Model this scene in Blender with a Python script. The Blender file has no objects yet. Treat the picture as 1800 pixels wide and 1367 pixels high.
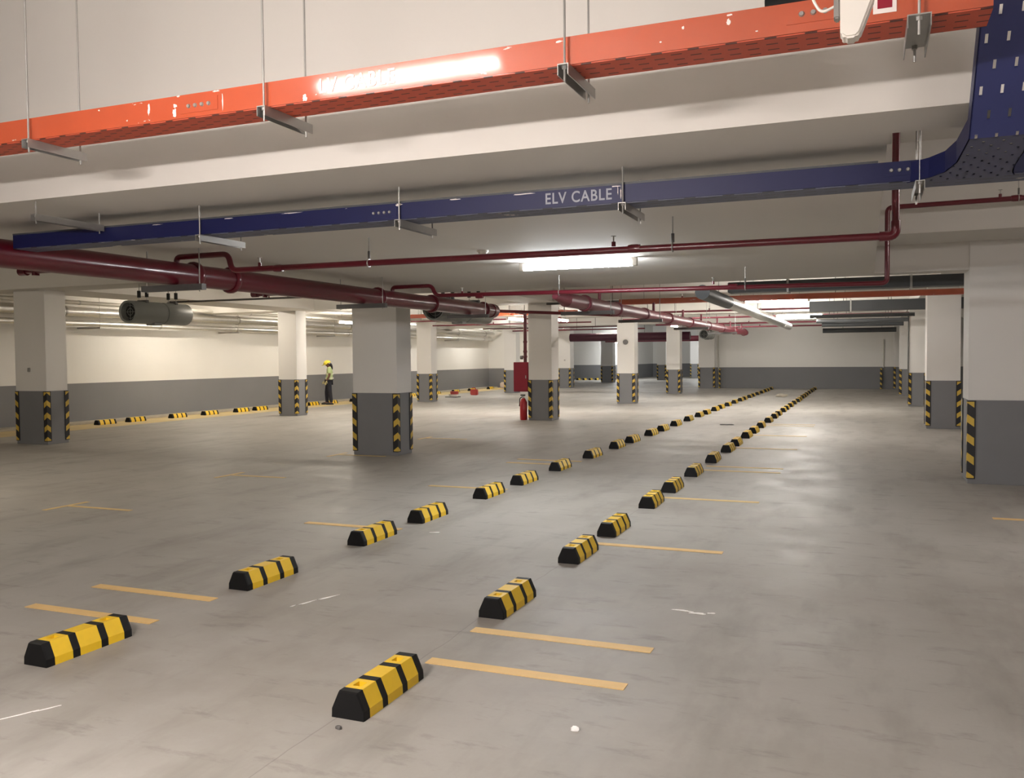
import bpy, bmesh, math, random
from mathutils import Vector, Matrix

random.seed(7)
PI = math.pi
S = bpy.context.scene
C = S.collection
D = bpy.data

# ------------------------------------------------------------------ camera
cam_d = D.cameras.new('camera')
cam = D.objects.new('camera', cam_d)
C.objects.link(cam)
_r = ((0.9275432, -0.0055683, 0.3736744), (0.3736211, 0.0363340, -0.9268695), (-0.0084159, 0.9993242, 0.0357818))
cam.matrix_world = Matrix([(*_r[0], 0.0), (*_r[1], 0.0), (*_r[2], 1.6), (0, 0, 0, 1)])
cam_d.sensor_fit = 'HORIZONTAL'
cam_d.sensor_width = 36.0
cam_d.lens = 36.0 * 1543.71 / 1800.0
cam_d.clip_start = 0.05
cam_d.clip_end = 200
S.camera = cam

# ------------------------------------------------------------------ world, exposure
w = D.worlds.new('world')
S.world = w
w.use_nodes = True
w.node_tree.nodes['Background'].inputs[0].default_value = (0.9, 0.88, 0.85, 1)
w.node_tree.nodes['Background'].inputs[1].default_value = 0.15
S.view_settings.view_transform = 'Standard'
S.view_settings.look = 'None'
S.view_settings.gamma = 1.0
S.view_settings.use_curve_mapping = False
S.view_settings.exposure = 1.45
S.cycles.max_bounces = 8
S.cycles.diffuse_bounces = 6
S.cycles.glossy_bounces = 3
S.cycles.sample_clamp_indirect = 6.0
S.cycles.use_light_tree = True

# lamps: tubes hung below the slab, some of them unseen and added as fill. (x, y, z of the tube centre, axis, radiance, colour, label, hidden parts)
WARM = (1.0, 0.90, 0.76)
NEUT = (1.0, 0.95, 0.88)
PINK = (1.0, 0.91, 0.86)
COOL = (0.95, 0.98, 1.0)
LAMPS = [
    (-2.30, 0.40, 2.375, 'X', 205, PINK, 'fluorescent tube lamp hung low in front of the orange cable tray', 4.0),
    (-3.45, -0.10, 3.88, 'X', 13, PINK, 'fluorescent tube lamp high under the ceiling, mirrored in the orange tray', 4.0),
    (-2.85, 8.95, 2.575, 'X', 75, COOL, 'bright fluorescent tube lamp fixed under the low ceiling between the red branch pipes', 2.63),
    (-16.60, 19.20, 3.18, 'Y', 80, WARM, 'small glowing tube lamp beside the wall behind the big grey fan', 4.0),
    (-14.25, 22.50, 2.68, 'Y', 80, WARM, 'glowing tube lamp under the orange tray between two pillars on the left', 2.97),
    (-9.10, 22.90, 2.67, 'Y', 80, NEUT, 'glowing tube lamp beside the standpipe of the red hose cabinet', 4.0),
    (-1.70, 18.60, 2.72, 'X', 95, NEUT, 'nearest glowing tube lamp in the bright line beside the silver pipe', 4.0),
    (-1.75, 26.00, 2.72, 'X', 95, NEUT, 'middle glowing tube lamp in the bright line beside the silver pipe', 4.0),
    (-2.00, 28.10, 2.74, 'X', 85, NEUT, 'farthest glowing tube lamp in the bright line beside the silver pipe', 4.0),
    (-8.55, 25.20, 2.72, 'Y', 70, NEUT, 'small glowing tube lamp just left of the third central pillar', 4.0),
    (-6.60, 32.40, 2.72, 'Y', 70, NEUT, 'faint glowing tube lamp between the two farthest central pillars', 4.0),
    (-15.40, 58.30, 2.55, 'X', 160, COOL, 'tube lamp lighting the back wall of the deep hall', 4.0),
    (-10.20, 60.30, 2.75, 'X', 120, COOL, 'tube lamp far back in the deep hall, right of the other', 4.0),
    (-12.60, 34.50, 2.90, 'Y', 70, NEUT, 'tube lamp in the far left aisle in front of the corner', 4.0),
    (-11.60, 6.00, 3.30, 'Y', 125, WARM, 'unseen fill lamp added over the left aisle', 4.0),  # fill added to brighten the left pillar front and floor
    (-6.00, -5.00, 2.45, 'X', 22, NEUT, 'unseen fill lamp added behind the camera on the left', 4.0),  # rear fill added for the near floor
    (2.30, -0.40, 2.43, 'X', 75, PINK, 'tube lamp behind the camera on the right', 4.0),
    (3.30, 7.60, 3.15, 'Y', 62, PINK, 'unseen lamp added over the right aisle to brighten the recess', 4.0),  # added to light the recess ceiling and beam face
    (5.00, 17.00, 3.30, 'Y', 60, PINK, 'unseen fill lamp added over the right aisle beyond the nearest right pillar', 4.0),  # unseen fill added for the right side
    (5.00, 31.00, 3.30, 'Y', 60, NEUT, 'unseen fill lamp added over the right aisle, far down', 4.0),  # more unseen fill added farther along the right side
    (-5.00, 25.00, 3.60, 'X', 85, NEUT, 'unseen fill lamp added between the beams of the middle aisle, first bay', 4.0),  # added fill, hidden by the beams, evens out the floor light
    (-5.00, 33.00, 3.60, 'X', 85, NEUT, 'unseen fill lamp added between the beams of the middle aisle, second bay', 4.0),  # second hidden fill added over the middle aisle
    (-3.50, 40.60, 3.60, 'X', 45, NEUT, 'unseen fill lamp added high in front of the far wall', 4.0),  # hidden fill added to lift the far wall
    (-11.50, 17.00, 3.60, 'X', 85, WARM, 'unseen fill lamp added between the beams of the left aisle, first bay', 4.0),  # unseen fill added over the left aisle floor
    (-11.50, 25.00, 3.60, 'X', 85, NEUT, 'unseen fill lamp added between the beams of the left aisle, second bay', 4.0),  # same added fill, next bay
    (-16.70, 40.20, 3.60, 'Y', 100, NEUT, 'unseen fill lamp added high beside the left wall, last bay', 4.0),  # added to brighten the far end of the left wall
    (-16.90, 33.00, 3.60, 'Y', 105, NEUT, 'unseen fill lamp added high beside the left wall, third bay', 4.0),  # hidden fill added for the dark stretch of left wall
    (-16.90, 25.60, 3.60, 'Y', 55, WARM, 'unseen fill lamp added high beside the left wall, second bay', 4.0),  # weaker fill added on the left wall
    (-11.00, 47.50, 3.60, 'X', 50, COOL, 'unseen fill lamp added high inside the mouth of the deep hall', 4.0),  # hidden fill added for the fronts of the hall pillars
    (-11.50, 40.60, 3.60, 'X', 70, NEUT, 'unseen fill lamp added between the beams in front of the deep hall', 4.0),  # unseen fill added before the hall opening
]

# ------------------------------------------------------------------ materials
MATS = {}


def nodes_of(name):
    m = D.materials.new(name)
    m.use_nodes = True
    nt = m.node_tree
    return m, nt, nt.nodes['Principled BSDF']


def mat(name, col, rough=0.6, metal=0.0, var=0.06, scale=6.0, bump=0.0, spec=0.5, coat=0.0):
    if name in MATS:
        return MATS[name]
    m, nt, b = nodes_of(name)
    b.inputs['Roughness'].default_value = rough
    b.inputs['Metallic'].default_value = metal
    b.inputs['Specular IOR Level'].default_value = spec
    b.inputs['Coat Weight'].default_value = coat
    b.inputs['Coat Roughness'].default_value = 0.12
    tc = nt.nodes.new('ShaderNodeTexCoord')
    nz = nt.nodes.new('ShaderNodeTexNoise')
    nz.inputs['Scale'].default_value = scale
    nz.inputs['Detail'].default_value = 4
    nt.links.new(tc.outputs['Object'], nz.inputs['Vector'])
    mx = nt.nodes.new('ShaderNodeMix')
    mx.data_type = 'RGBA'
    lo = [max(0, c * (1 - var)) for c in col]
    hi = [min(1, c * (1 + var)) for c in col]
    mx.inputs[6].default_value = (*lo, 1)
    mx.inputs[7].default_value = (*hi, 1)
    nt.links.new(nz.outputs['Fac'], mx.inputs[0])
    nt.links.new(mx.outputs[2], b.inputs['Base Color'])
    if bump:
        bp = nt.nodes.new('ShaderNodeBump')
        bp.inputs['Strength'].default_value = bump
        bp.inputs['Distance'].default_value = 0.01
        nt.links.new(nz.outputs['Fac'], bp.inputs['Height'])
        nt.links.new(bp.outputs['Normal'], b.inputs['Normal'])
    MATS[name] = m
    return m


def M_(nt, op, a=None, b=None, c=None):
    n = nt.nodes.new('ShaderNodeMath')
    n.operation = op
    for i, v in enumerate((a, b, c)):
        if v is None:
            continue
        if isinstance(v, (int, float)):
            n.inputs[i].default_value = v
        else:
            nt.links.new(v, n.inputs[i])
    return n.outputs[0]


def mixc(nt, f, a, b):
    n = nt.nodes.new('ShaderNodeMix')
    n.data_type = 'RGBA'
    for i, v in ((0, f), (6, a), (7, b)):
        if isinstance(v, (int, float)):
            n.inputs[i].default_value = v
        elif isinstance(v, tuple):
            n.inputs[i].default_value = (*v, 1)
        else:
            nt.links.new(v, n.inputs[i])
    return n.outputs[2]


def noise(nt, vec, scale, detail=4, rough=0.55, sc=None):
    n = nt.nodes.new('ShaderNodeTexNoise')
    n.inputs['Scale'].default_value = scale
    n.inputs['Detail'].default_value = detail
    n.inputs['Roughness'].default_value = rough
    if sc:
        mp = nt.nodes.new('ShaderNodeMapping')
        mp.inputs['Scale'].default_value = sc
        nt.links.new(vec, mp.inputs['Vector'])
        vec = mp.outputs[0]
    nt.links.new(vec, n.inputs['Vector'])
    return n.outputs['Fac']


def ramp(nt, f, a, b):
    n = nt.nodes.new('ShaderNodeMapRange')
    n.inputs[1].default_value = a
    n.inputs[2].default_value = b
    nt.links.new(f, n.inputs[0])
    return n.outputs[0]


def floor_material():
    m, nt, b = nodes_of('trowelled_concrete')
    tc = nt.nodes.new('ShaderNodeTexCoord')
    v = tc.outputs['Object']
    big = ramp(nt, noise(nt, v, 0.35, 5), 0.38, 0.62)
    mid = ramp(nt, noise(nt, v, 1.6, 6, 0.62), 0.38, 0.64)
    streak = ramp(nt, noise(nt, v, 1.0, 5, 0.62, (2.2, 0.7, 1)), 0.50, 0.72)
    fine = noise(nt, v, 45, 3)
    c = mixc(nt, big, (0.290, 0.266, 0.236), (0.365, 0.348, 0.318))
    c = mixc(nt, M_(nt, 'MULTIPLY', mid, 0.55), c, (0.425, 0.408, 0.378))
    c = mixc(nt, M_(nt, 'MULTIPLY', streak, 0.6), c, (0.215, 0.198, 0.176))
    c = mixc(nt, M_(nt, 'MULTIPLY', ramp(nt, fine, 0.4, 0.7), 0.10), c, (0.30, 0.28, 0.25))
    # trowel arcs and dark scuffs
    wv = noise(nt, v, 2.6, 7, 0.7, (0.8, 2.4, 1))
    sc = ramp(nt, wv, 0.56, 0.68)
    c = mixc(nt, M_(nt, 'MULTIPLY', sc, 0.45), c, (0.175, 0.158, 0.14))
    # construction joint running down under the right row of stops
    sep = nt.nodes.new('ShaderNodeSeparateXYZ')
    nt.links.new(v, sep.inputs[0])
    wob = M_(nt, 'MULTIPLY', M_(nt, 'SUBTRACT', noise(nt, v, 1.3, 3), 0.5), 0.10)
    dx = M_(nt, 'ABSOLUTE', M_(nt, 'ADD', M_(nt, 'ADD', sep.outputs[0], 2.19), wob))
    line = M_(nt, 'LESS_THAN', dx, 0.0035)
    c = mixc(nt, M_(nt, 'MULTIPLY', line, 0.35), c, (0.15, 0.13, 0.12))
    # small dark specks
    vo = nt.nodes.new('ShaderNodeTexVoronoi')
    vo.inputs['Scale'].default_value = 1.3
    nt.links.new(v, vo.inputs['Vector'])
    sp = M_(nt, 'LESS_THAN', vo.outputs['Distance'], 0.012)
    c = mixc(nt, M_(nt, 'MULTIPLY', sp, 0.6), c, (0.1, 0.09, 0.08))
    nt.links.new(c, b.inputs['Base Color'])
    r = nt.nodes.new('ShaderNodeMapRange')
    r.inputs[3].default_value = 0.50
    r.inputs[4].default_value = 0.62
    nt.links.new(mid, r.inputs[0])
    nt.links.new(r.outputs[0], b.inputs['Roughness'])
    b.inputs['Specular IOR Level'].default_value = 0.30
    bp = nt.nodes.new('ShaderNodeBump')
    bp.inputs['Strength'].default_value = 0.12
    bp.inputs['Distance'].default_value = 0.01
    nt.links.new(noise(nt, v, 9, 6), bp.inputs['Height'])
    nt.links.new(bp.outputs['Normal'], b.inputs['Normal'])
    return m


def wall_material():
    m, nt, b = nodes_of('two_tone_wall_paint')
    g = nt.nodes.new('ShaderNodeNewGeometry')
    sep = nt.nodes.new('ShaderNodeSeparateXYZ')
    nt.links.new(g.outputs['Position'], sep.inputs[0])
    n1 = noise(nt, g.outputs['Position'], 0.8, 4)
    up = mixc(nt, n1, (0.70, 0.68, 0.645), (0.76, 0.745, 0.71))
    lo = mixc(nt, n1, (0.170, 0.171, 0.178), (0.20, 0.20, 0.208))
    c = mixc(nt, M_(nt, 'LESS_THAN', sep.outputs[2], 1.03), up, lo)
    nt.links.new(c, b.inputs['Base Color'])
    b.inputs['Roughness'].default_value = 0.7
    bp = nt.nodes.new('ShaderNodeBump')
    bp.inputs['Strength'].default_value = 0.05
    nt.links.new(noise(nt, g.outputs['Position'], 60, 2), bp.inputs['Height'])
    nt.links.new(bp.outputs['Normal'], b.inputs['Normal'])
    return m


def chevron_material():
    m, nt, b = nodes_of('black_and_yellow_chevron_rubber')
    tc = nt.nodes.new('ShaderNodeTexCoord')
    sep = nt.nodes.new('ShaderNodeSeparateXYZ')
    nt.links.new(tc.outputs['Object'], sep.inputs[0])
    u = M_(nt, 'MAXIMUM', sep.outputs[0], sep.outputs[1])
    t = M_(nt, 'ADD', sep.outputs[2], M_(nt, 'MULTIPLY', u, 0.75))
    fr = M_(nt, 'FRACT', M_(nt, 'ADD', M_(nt, 'DIVIDE', t, 0.236), 0.07))
    y = M_(nt, 'LESS_THAN', fr, 0.42)
    y = M_(nt, 'MULTIPLY', y, M_(nt, 'LESS_THAN', u, 0.066))
    y = M_(nt, 'MULTIPLY', y, M_(nt, 'GREATER_THAN', sep.outputs[2], 0.012))
    y = M_(nt, 'MULTIPLY', y, M_(nt, 'LESS_THAN', sep.outputs[2], 0.95))
    c = mixc(nt, y, (0.012, 0.012, 0.014), (0.60, 0.40, 0.055))
    nt.links.new(c, b.inputs['Base Color'])
    b.inputs['Roughness'].default_value = 0.5
    return m


def tray_paint(name, col, rough, chip, coat=0.0, slots=False, see=False):
    """painted cable tray: colour, worn white chips, perforations on the base"""
    m, nt, b = nodes_of(name)
    tc = nt.nodes.new('ShaderNodeTexCoord')
    v = tc.outputs['Object']
    n1 = noise(nt, v, 5, 4)
    c = mixc(nt, n1, tuple(x * 0.85 for x in col), tuple(min(1, x * 1.12) for x in col))
    ch = M_(nt, 'GREATER_THAN', noise(nt, v, 7, 5, 0.65, (0.6, 1, 2.2)), chip)
    c = mixc(nt, ch, c, (0.65, 0.6, 0.56))
    b.inputs['Roughness'].default_value = rough
    b.inputs['Coat Weight'].default_value = coat
    b.inputs['Coat IOR'].default_value = 1.9
    b.inputs['Coat Roughness'].default_value = 0.07
    if slots:
        sep = nt.nodes.new('ShaderNodeSeparateXYZ')
        nt.links.new(v, sep.inputs[0])
        # rows of slots; alternate rows offset
        ry = M_(nt, 'DIVIDE', sep.outputs[1], slots[1])
        row = M_(nt, 'FLOOR', ry)
        fy = M_(nt, 'FRACT', ry)
        fx = M_(nt, 'FRACT', M_(nt, 'ADD', M_(nt, 'DIVIDE', sep.outputs[0], slots[0]), M_(nt, 'MULTIPLY', row, 0.5)))
        s = M_(nt, 'MULTIPLY', M_(nt, 'LESS_THAN', fx, slots[2]), M_(nt, 'LESS_THAN', M_(nt, 'ABSOLUTE', M_(nt, 'SUBTRACT', fy, 0.5)), slots[3]))
        if see:
            nt.links.new(M_(nt, 'SUBTRACT', 1.0, s), b.inputs['Alpha'])
        else:
            c = mixc(nt, s, c, tuple(x * 0.12 for x in col))
    nt.links.new(c, b.inputs['Base Color'])
    return m


def emission(name, col, L):
    m, nt, b = nodes_of(name)
    b.inputs['Base Color'].default_value = (0.9, 0.9, 0.9, 1)
    b.inputs['Emission Color'].default_value = (*col, 1)
    b.inputs['Emission Strength'].default_value = L
    return m


FLOOR = floor_material()
WALL = wall_material()
CHEV = chevron_material()
CEIL = mat('cream_ceiling_paint', (0.64, 0.615, 0.575), 0.75, var=0.03, scale=0.8)
WHITE = mat('white_column_paint', (0.71, 0.69, 0.66), 0.7, var=0.03, scale=1.5)
GREY = mat('grey_column_paint', (0.185, 0.186, 0.195), 0.6, var=0.06, scale=3)
RED = mat('dark_red_pipe_paint', (0.105, 0.005, 0.013), 0.28, var=0.12, scale=4, coat=0.3)
REDDUST = mat('dusty_red_pipe_paint', (0.21, 0.035, 0.055), 0.45, var=0.15, scale=4)
ORANGE = tray_paint('orange_tray_paint', (0.50, 0.085, 0.032), 0.3, 0.69, coat=1.0)
ORANGEB = tray_paint('orange_tray_base_paint', (0.52, 0.085, 0.04), 0.5, 0.80, slots=(0.13, 0.028, 0.3, 0.16))
BLUE = tray_paint('blue_tray_paint', (0.004, 0.007, 0.066), 0.5, 0.70, coat=0.0)
BLUEB = tray_paint('blue_tray_base_paint', (0.085, 0.095, 0.16), 0.5, 0.66, slots=(0.20, 0.04, 0.3, 0.12))
BLUEH = tray_paint('blue_perforated_base_paint', (0.030, 0.038, 0.13), 0.4, 0.70, slots=(0.07, 0.075, 0.15, 0.2), see=True)
STEEL = mat('galvanised_steel', (0.42, 0.41, 0.39), 0.45, metal=0.75, var=0.12, scale=12)
DSTEEL = mat('dull_dark_steel', (0.13, 0.125, 0.12), 0.55, metal=0.4, var=0.15, scale=10)
FOIL = mat('silver_duct_foil', (0.62, 0.61, 0.58), 0.28, metal=0.85, var=0.1, scale=9, bump=0.5)
GALV = mat('pale_painted_duct', (0.55, 0.53, 0.48), 0.4, metal=0.3, var=0.08, scale=4)
DUCTD = mat('dark_grey_duct', (0.07, 0.075, 0.08), 0.5, var=0.15, scale=3)
FANG = mat('grey_fan_paint', (0.27, 0.28, 0.26), 0.4, var=0.06, scale=4)
FANB = mat('black_fan_grille', (0.015, 0.015, 0.015), 0.6)
RUB = mat('black_rubber', (0.006, 0.006, 0.0065), 0.6, var=0.2, scale=20, spec=0.25)
YEL = mat('yellow_reflective_rubber', (0.80, 0.52, 0.018), 0.45, var=0.07, scale=25)
TAPE = mat('yellow_floor_tape', (0.74, 0.50, 0.20), 0.6, var=0.12, scale=8)
TAPEW = mat('worn_yellow_floor_tape', (0.68, 0.50, 0.22), 0.7, var=0.2, scale=8)
YPAINT = mat('dusty_yellow_floor_paint', (0.56, 0.44, 0.22), 0.7, var=0.22, scale=1.2)
KERB = mat('raw_concrete_kerb', (0.40, 0.36, 0.29), 0.8, var=0.15, scale=5)
PLAST = mat('white_plastic', (0.78, 0.74, 0.68), 0.45, var=0.03)
CHALK = mat('white_paint_splash', (0.95, 0.94, 0.92), 0.4, var=0.03)
LETW = mat('faded_white_lettering', (0.38, 0.39, 0.45), 0.6, var=0.3, scale=30)
LETO = mat('white_lettering', (0.85, 0.78, 0.74), 0.5, var=0.08)
REDBOX = mat('hose_cabinet_red', (0.27, 0.008, 0.028), 0.4, var=0.05)


# ------------------------------------------------------------------ helpers
def tag(o, label=None, cat=None, group=None, kind=None):
    if label:
        o['label'] = label
    if cat:
        o['category'] = cat
    if group:
        o['group'] = group
    if kind:
        o['kind'] = kind
    return o


def empty(name, loc, label, cat, group=None, rz=0.0):
    o = D.objects.new(name, None)
    o.empty_display_size = 0.1
    C.objects.link(o)
    o.location = loc
    o.rotation_euler = (0, 0, rz)
    return tag(o, label, cat, group)


def put(name, bm, m, parent=None, smooth=False):
    me = D.meshes.new(name)
    bmesh.ops.recalc_face_normals(bm, faces=bm.faces[:])
    bm.to_mesh(me)
    bm.free()
    for k in (m if isinstance(m, (list, tuple)) else [m]):
        me.materials.append(k)
    if smooth:
        for p in me.polygons:
            p.use_smooth = True
        try:
            me.set_sharp_from_angle(angle=math.radians(40))
        except Exception:
            pass
    o = D.objects.new(name, me)
    C.objects.link(o)
    if parent:
        o.parent = parent
    return o


def box(bm, x0, x1, y0, y1, z0, z1, bev=0.0):
    r = bmesh.ops.create_cube(bm, size=1.0)
    vs = r['verts']
    for v in vs:
        v.co = Vector((x0 + (v.co.x + .5) * (x1 - x0), y0 + (v.co.y + .5) * (y1 - y0), z0 + (v.co.z + .5) * (z1 - z0)))
    if bev:
        es = list({e for v in vs for e in v.link_edges})
        bmesh.ops.bevel(bm, geom=es, offset=bev, segments=2, affect='EDGES', clamp_overlap=True)
    return bm


def fillet(pts, rad, n=5):
    out = [Vector(pts[0])]
    for i in range(1, len(pts) - 1):
        p0, p, p1 = Vector(pts[i - 1]), Vector(pts[i]), Vector(pts[i + 1])
        a, b = (p0 - p).normalized(), (p1 - p).normalized()
        r = min(rad, (p0 - p).length * .45, (p1 - p).length * .45)
        s, e = p + a * r, p + b * r
        for k in range(n + 1):
            t = k / n
            out.append((1 - t) ** 2 * s + 2 * t * (1 - t) * p + t * t * e)
    out.append(Vector(pts[-1]))
    return out


def tube(bm, pts, r, seg=14, rad=0.0, cap=True):
    pts = fillet(pts, rad) if rad else [Vector(p) for p in pts]
    t0 = (pts[1] - pts[0]).normalized()
    ref = Vector((0, 0, 1)) if abs(t0.z) < .9 else Vector((1, 0, 0))
    nrm = t0.cross(ref).normalized()
    rings = []
    for i, p in enumerate(pts):
        if i == 0:
            t = t0
        elif i == len(pts) - 1:
            t = (pts[i] - pts[i - 1]).normalized()
        else:
            t = ((pts[i + 1] - pts[i]).normalized() + (pts[i] - pts[i - 1]).normalized()).normalized()
        nrm = (nrm - t * nrm.dot(t)).normalized()
        bi = t.cross(nrm)
        rr = r[i] if isinstance(r, (list, tuple)) else r
        rings.append([bm.verts.new(p + (nrm * math.cos(a) + bi * math.sin(a)) * rr) for a in [2 * PI * k / seg for k in range(seg)]])
    for a, b in zip(rings[:-1], rings[1:]):
        for k in range(seg):
            bm.faces.new((a[k], a[(k + 1) % seg], b[(k + 1) % seg], b[k]))
    if cap:
        bm.faces.new(rings[0])
        bm.faces.new(rings[-1][::-1])
    return bm


def NB():
    return bmesh.new()


def struct(name, bm, m):
    return tag(put(name, bm, m), kind='structure')


def rel(bm, loc):
    bmesh.ops.translate(bm, verts=bm.verts[:], vec=Vector(loc) * -1)
    return bm


def dup(root, loc, rz=None, label=None, group=None):
    r = root.copy()
    C.objects.link(r)
    r.location = loc
    if rz is not None:
        r.rotation_euler = (0, 0, rz)
    if label:
        r['label'] = label
    if group:
        r['group'] = group
    for ch in list(root.children):
        c = ch.copy()
        C.objects.link(c)
        c.parent = r
        for g in list(ch.children):
            d = g.copy()
            C.objects.link(d)
            d.parent = c
    return r


ORD = ('first second third fourth fifth sixth seventh eighth ninth tenth eleventh twelfth thirteenth fourteenth fifteenth sixteenth '
       'seventeenth eighteenth nineteenth twentieth twenty-first twenty-second twenty-third twenty-fourth twenty-fifth twenty-sixth '
       'twenty-seventh twenty-eighth twenty-ninth thirtieth thirty-first thirty-second').split()

# ================================================================== SETTING
H = 4.0          # main slab
SOF = 2.97       # beam soffits
LOW = 2.63       # low slab
XL, XR, YB, YF = -18.8, 9.5, -9.0, 44.1

struct('floor', box(NB(), -24, 10, -9.2, 70.5, -0.2, 0), FLOOR)
struct('ceiling', box(NB(), -24, 10, -9.2, 70.5, H, H + .2), CEIL)
struct('ceiling_lower_slab', box(NB(), -8.0, 0.09, 4.09, 12.45, LOW, H), CEIL)
struct('wall_left', box(NB(), XL - .2, XL, YB, 43.3, 0, H), WALL)
struct('wall_right', box(NB(), XR, XR + .2, YB, YF, 0, H), WALL)
struct('wall_rear', box(NB(), XL - .2, XR + .2, YB - .2, YB, 0, H), WALL)
struct('wall_far', box(NB(), -7.5, XR + .2, YF, YF + .25, 0, H), WALL)
struct('wall_far_corner', box(NB(), XL - .2, -14.3, 43.3, 43.6, 0, H), WALL)
struct('wall_hall_left', box(NB(), -20.3, -20.1, 43.3, 70, 0, H), WALL)
struct('wall_hall_back', box(NB(), -20.3, -15.6, 59.4, 59.7, 0, H), WALL)
struct('wall_hall_return', box(NB(), -15.85, -15.6, 59.7, 70, 0, H), WALL)
struct('wall_hall_end', box(NB(), -15.6, -7.2, 68.5, 68.8, 0, H), WALL)
struct('wall_hall_right', box(NB(), -7.5, -7.25, YF + .25, 70, 0, H), WALL)

# beams across (along X) at the pillar rows, and along Y over the pillar lines
struct('ceiling_beam', box(NB(), .09, XR, 11.0, 12.72, SOF, H, .006), CEIL)
struct('ceiling_beam', box(NB(), .09, XR, 12.12, 12.5, LOW, SOF + .02, .004), CEIL)
struct('ceiling_beam', box(NB(), XL, -8.0, 11.95, 12.75, SOF, H, .006), CEIL)
struct('ceiling_beam', box(NB(), .09, XR, 4.09, 4.5, LOW, H), CEIL)
struct('ceiling_beam', box(NB(), XL, -8.0, 4.09, 4.6, SOF, H), CEIL)
for yb in (20.6, 28.8, 36.9):
    struct('ceiling_beam', box(NB(), XL, XR, yb, yb + .8, SOF, H), CEIL)
for x0, x1, y0, y1 in ((-15.5, -14.2, 12.75, 43.3), (-8.0, -7.2, 12.75, 44.1), (1.18, 1.85, 12.72, 44.1)):
    ys = [y0, 20.6, 21.4, 28.8, 29.6, 36.9, 37.7, y1]
    for a, b in zip(ys[::2], ys[1::2]):
        struct('ceiling_beam', box(NB(), x0, x1, a, b, SOF, H), CEIL)
struct('trim_1', box(NB(), XL, -18.28, YB, 43.3, 0, 0.055, .01), KERB)
struct('floor_marking', box(NB(), -18.28, -17.0, 10, 43.3, 0, 0.003), YPAINT)

# ================================================================== PILLARS
guard_bm = NB()
box(guard_bm, -.012, .082, -.012, 0, 0, .965)
box(guard_bm, -.012, 0, 0, .082, 0, .965)
GUARD = D.meshes.new('corner_guard')
bmesh.ops.recalc_face_normals(guard_bm, faces=guard_bm.faces[:])
guard_bm.to_mesh(guard_bm and GUARD)
guard_bm.free()
GUARD.materials.append(CHEV)


def pillar(x0, y0, wx, wy, label, top=SOF, group='square pillars with grey bases', corners=(0, 1, 2, 3)):
    t = empty('concrete_pillar', (x0 + wx / 2, y0 + wy / 2, 0), label, 'pillar', group)
    hx, hy = wx / 2, wy / 2
    put('shaft', box(NB(), -hx, hx, -hy, hy, 1.03, top, .004), WHITE, t)
    put('painted_base', box(NB(), -hx, hx, -hy, hy, 0, 1.03, .004), GREY, t)
    cs = [(-hx, -hy, 0), (hx, -hy, PI / 2), (hx, hy, PI), (-hx, hy, -PI / 2)]
    for k in corners:
        g = D.objects.new('corner_guard', GUARD)
        C.objects.link(g)
        g.parent = t
        g.location = (cs[k][0], cs[k][1], .06)
        g.rotation_euler = (0, 0, cs[k][2])
    return t


pL = pillar(-15.40, 12.28, .82, .48, 'white pillar at the far left, second grey box mark high on it')
pL['label'] = 'big white pillar with grey base nearest in the left line, small outlet on it'
put('outlet_box', box(NB(), -.06, .0, -.265, -.24, 1.40, 1.48, .005), STEEL, pL)
pillar(-15.50, 20.70, .61, .48, 'white pillar next to the worker in the yellow helmet')
pillar(-15.32, 28.67, .58, .48, 'white pillar in the left line, third from the camera')
pillar(-15.25, 36.90, .58, .48, 'white pillar in the left line just left of the red hose cabinet')
pillar(-7.98, 12.66, .84, .49, 'widest central white pillar with grey base, nearest in the middle line')
pillar(-7.96, 20.88, .62, .55, 'white pillar with the red hose cabinet and extinguisher at its left side')
p = pillar(-7.85, 29.05, .60, .50, 'white pillar with a round dark sensor on its front, middle line')
put('round_sensor', tube(NB(), [(0, -.25, 2.09), (0, -.30, 2.09)], .085, 20), DSTEEL, p)
pillar(-7.89, 37.20, .57, .50, 'farthest free standing white pillar in the middle line')
pillar(1.17, 12.10, 1.3, .66, 'broad white pillar cut by the right edge of the picture')
pillar(1.21, 20.80, .65, .62, 'white pillar in the right line under the dark grey duct end')
p = pillar(1.22, 29.55, .50, .62, 'white pillar in the right line with a thin conduit down its side')
put('conduit', tube(NB(), [(-.27, -.33, .3), (-.27, -.33, 2.9)], .018, 8), DSTEEL, p)
pillar(1.20, 36.80, .65, .62, 'narrow looking white pillar in the right line, fourth from the camera')
pillar(1.18, 43.40, .65, .62, 'last white pillar of the right line against the far wall')
p = pillar(-14.75, 43.00, .65, .62, 'white pillar at the left side of the opening to the deep hall')
put('outlet_box', box(NB(), .0, .07, -.335, -.31, 1.40, 1.48), STEEL, p)
pillar(-7.68, 43.75, .78, .62, 'white pillar joined to the left end of the far wall')
pillar(-15.30, 52.80, .75, .62, 'dim white pillar deep inside the hall, left one')
pillar(-13.0, 58.30, .6, .62, 'dim white pillar deep inside the hall, seen between two middle pillars')
pillar(-11.9, 64.40, .6, .62, 'dimmest white pillar at the very back of the hall')

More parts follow.
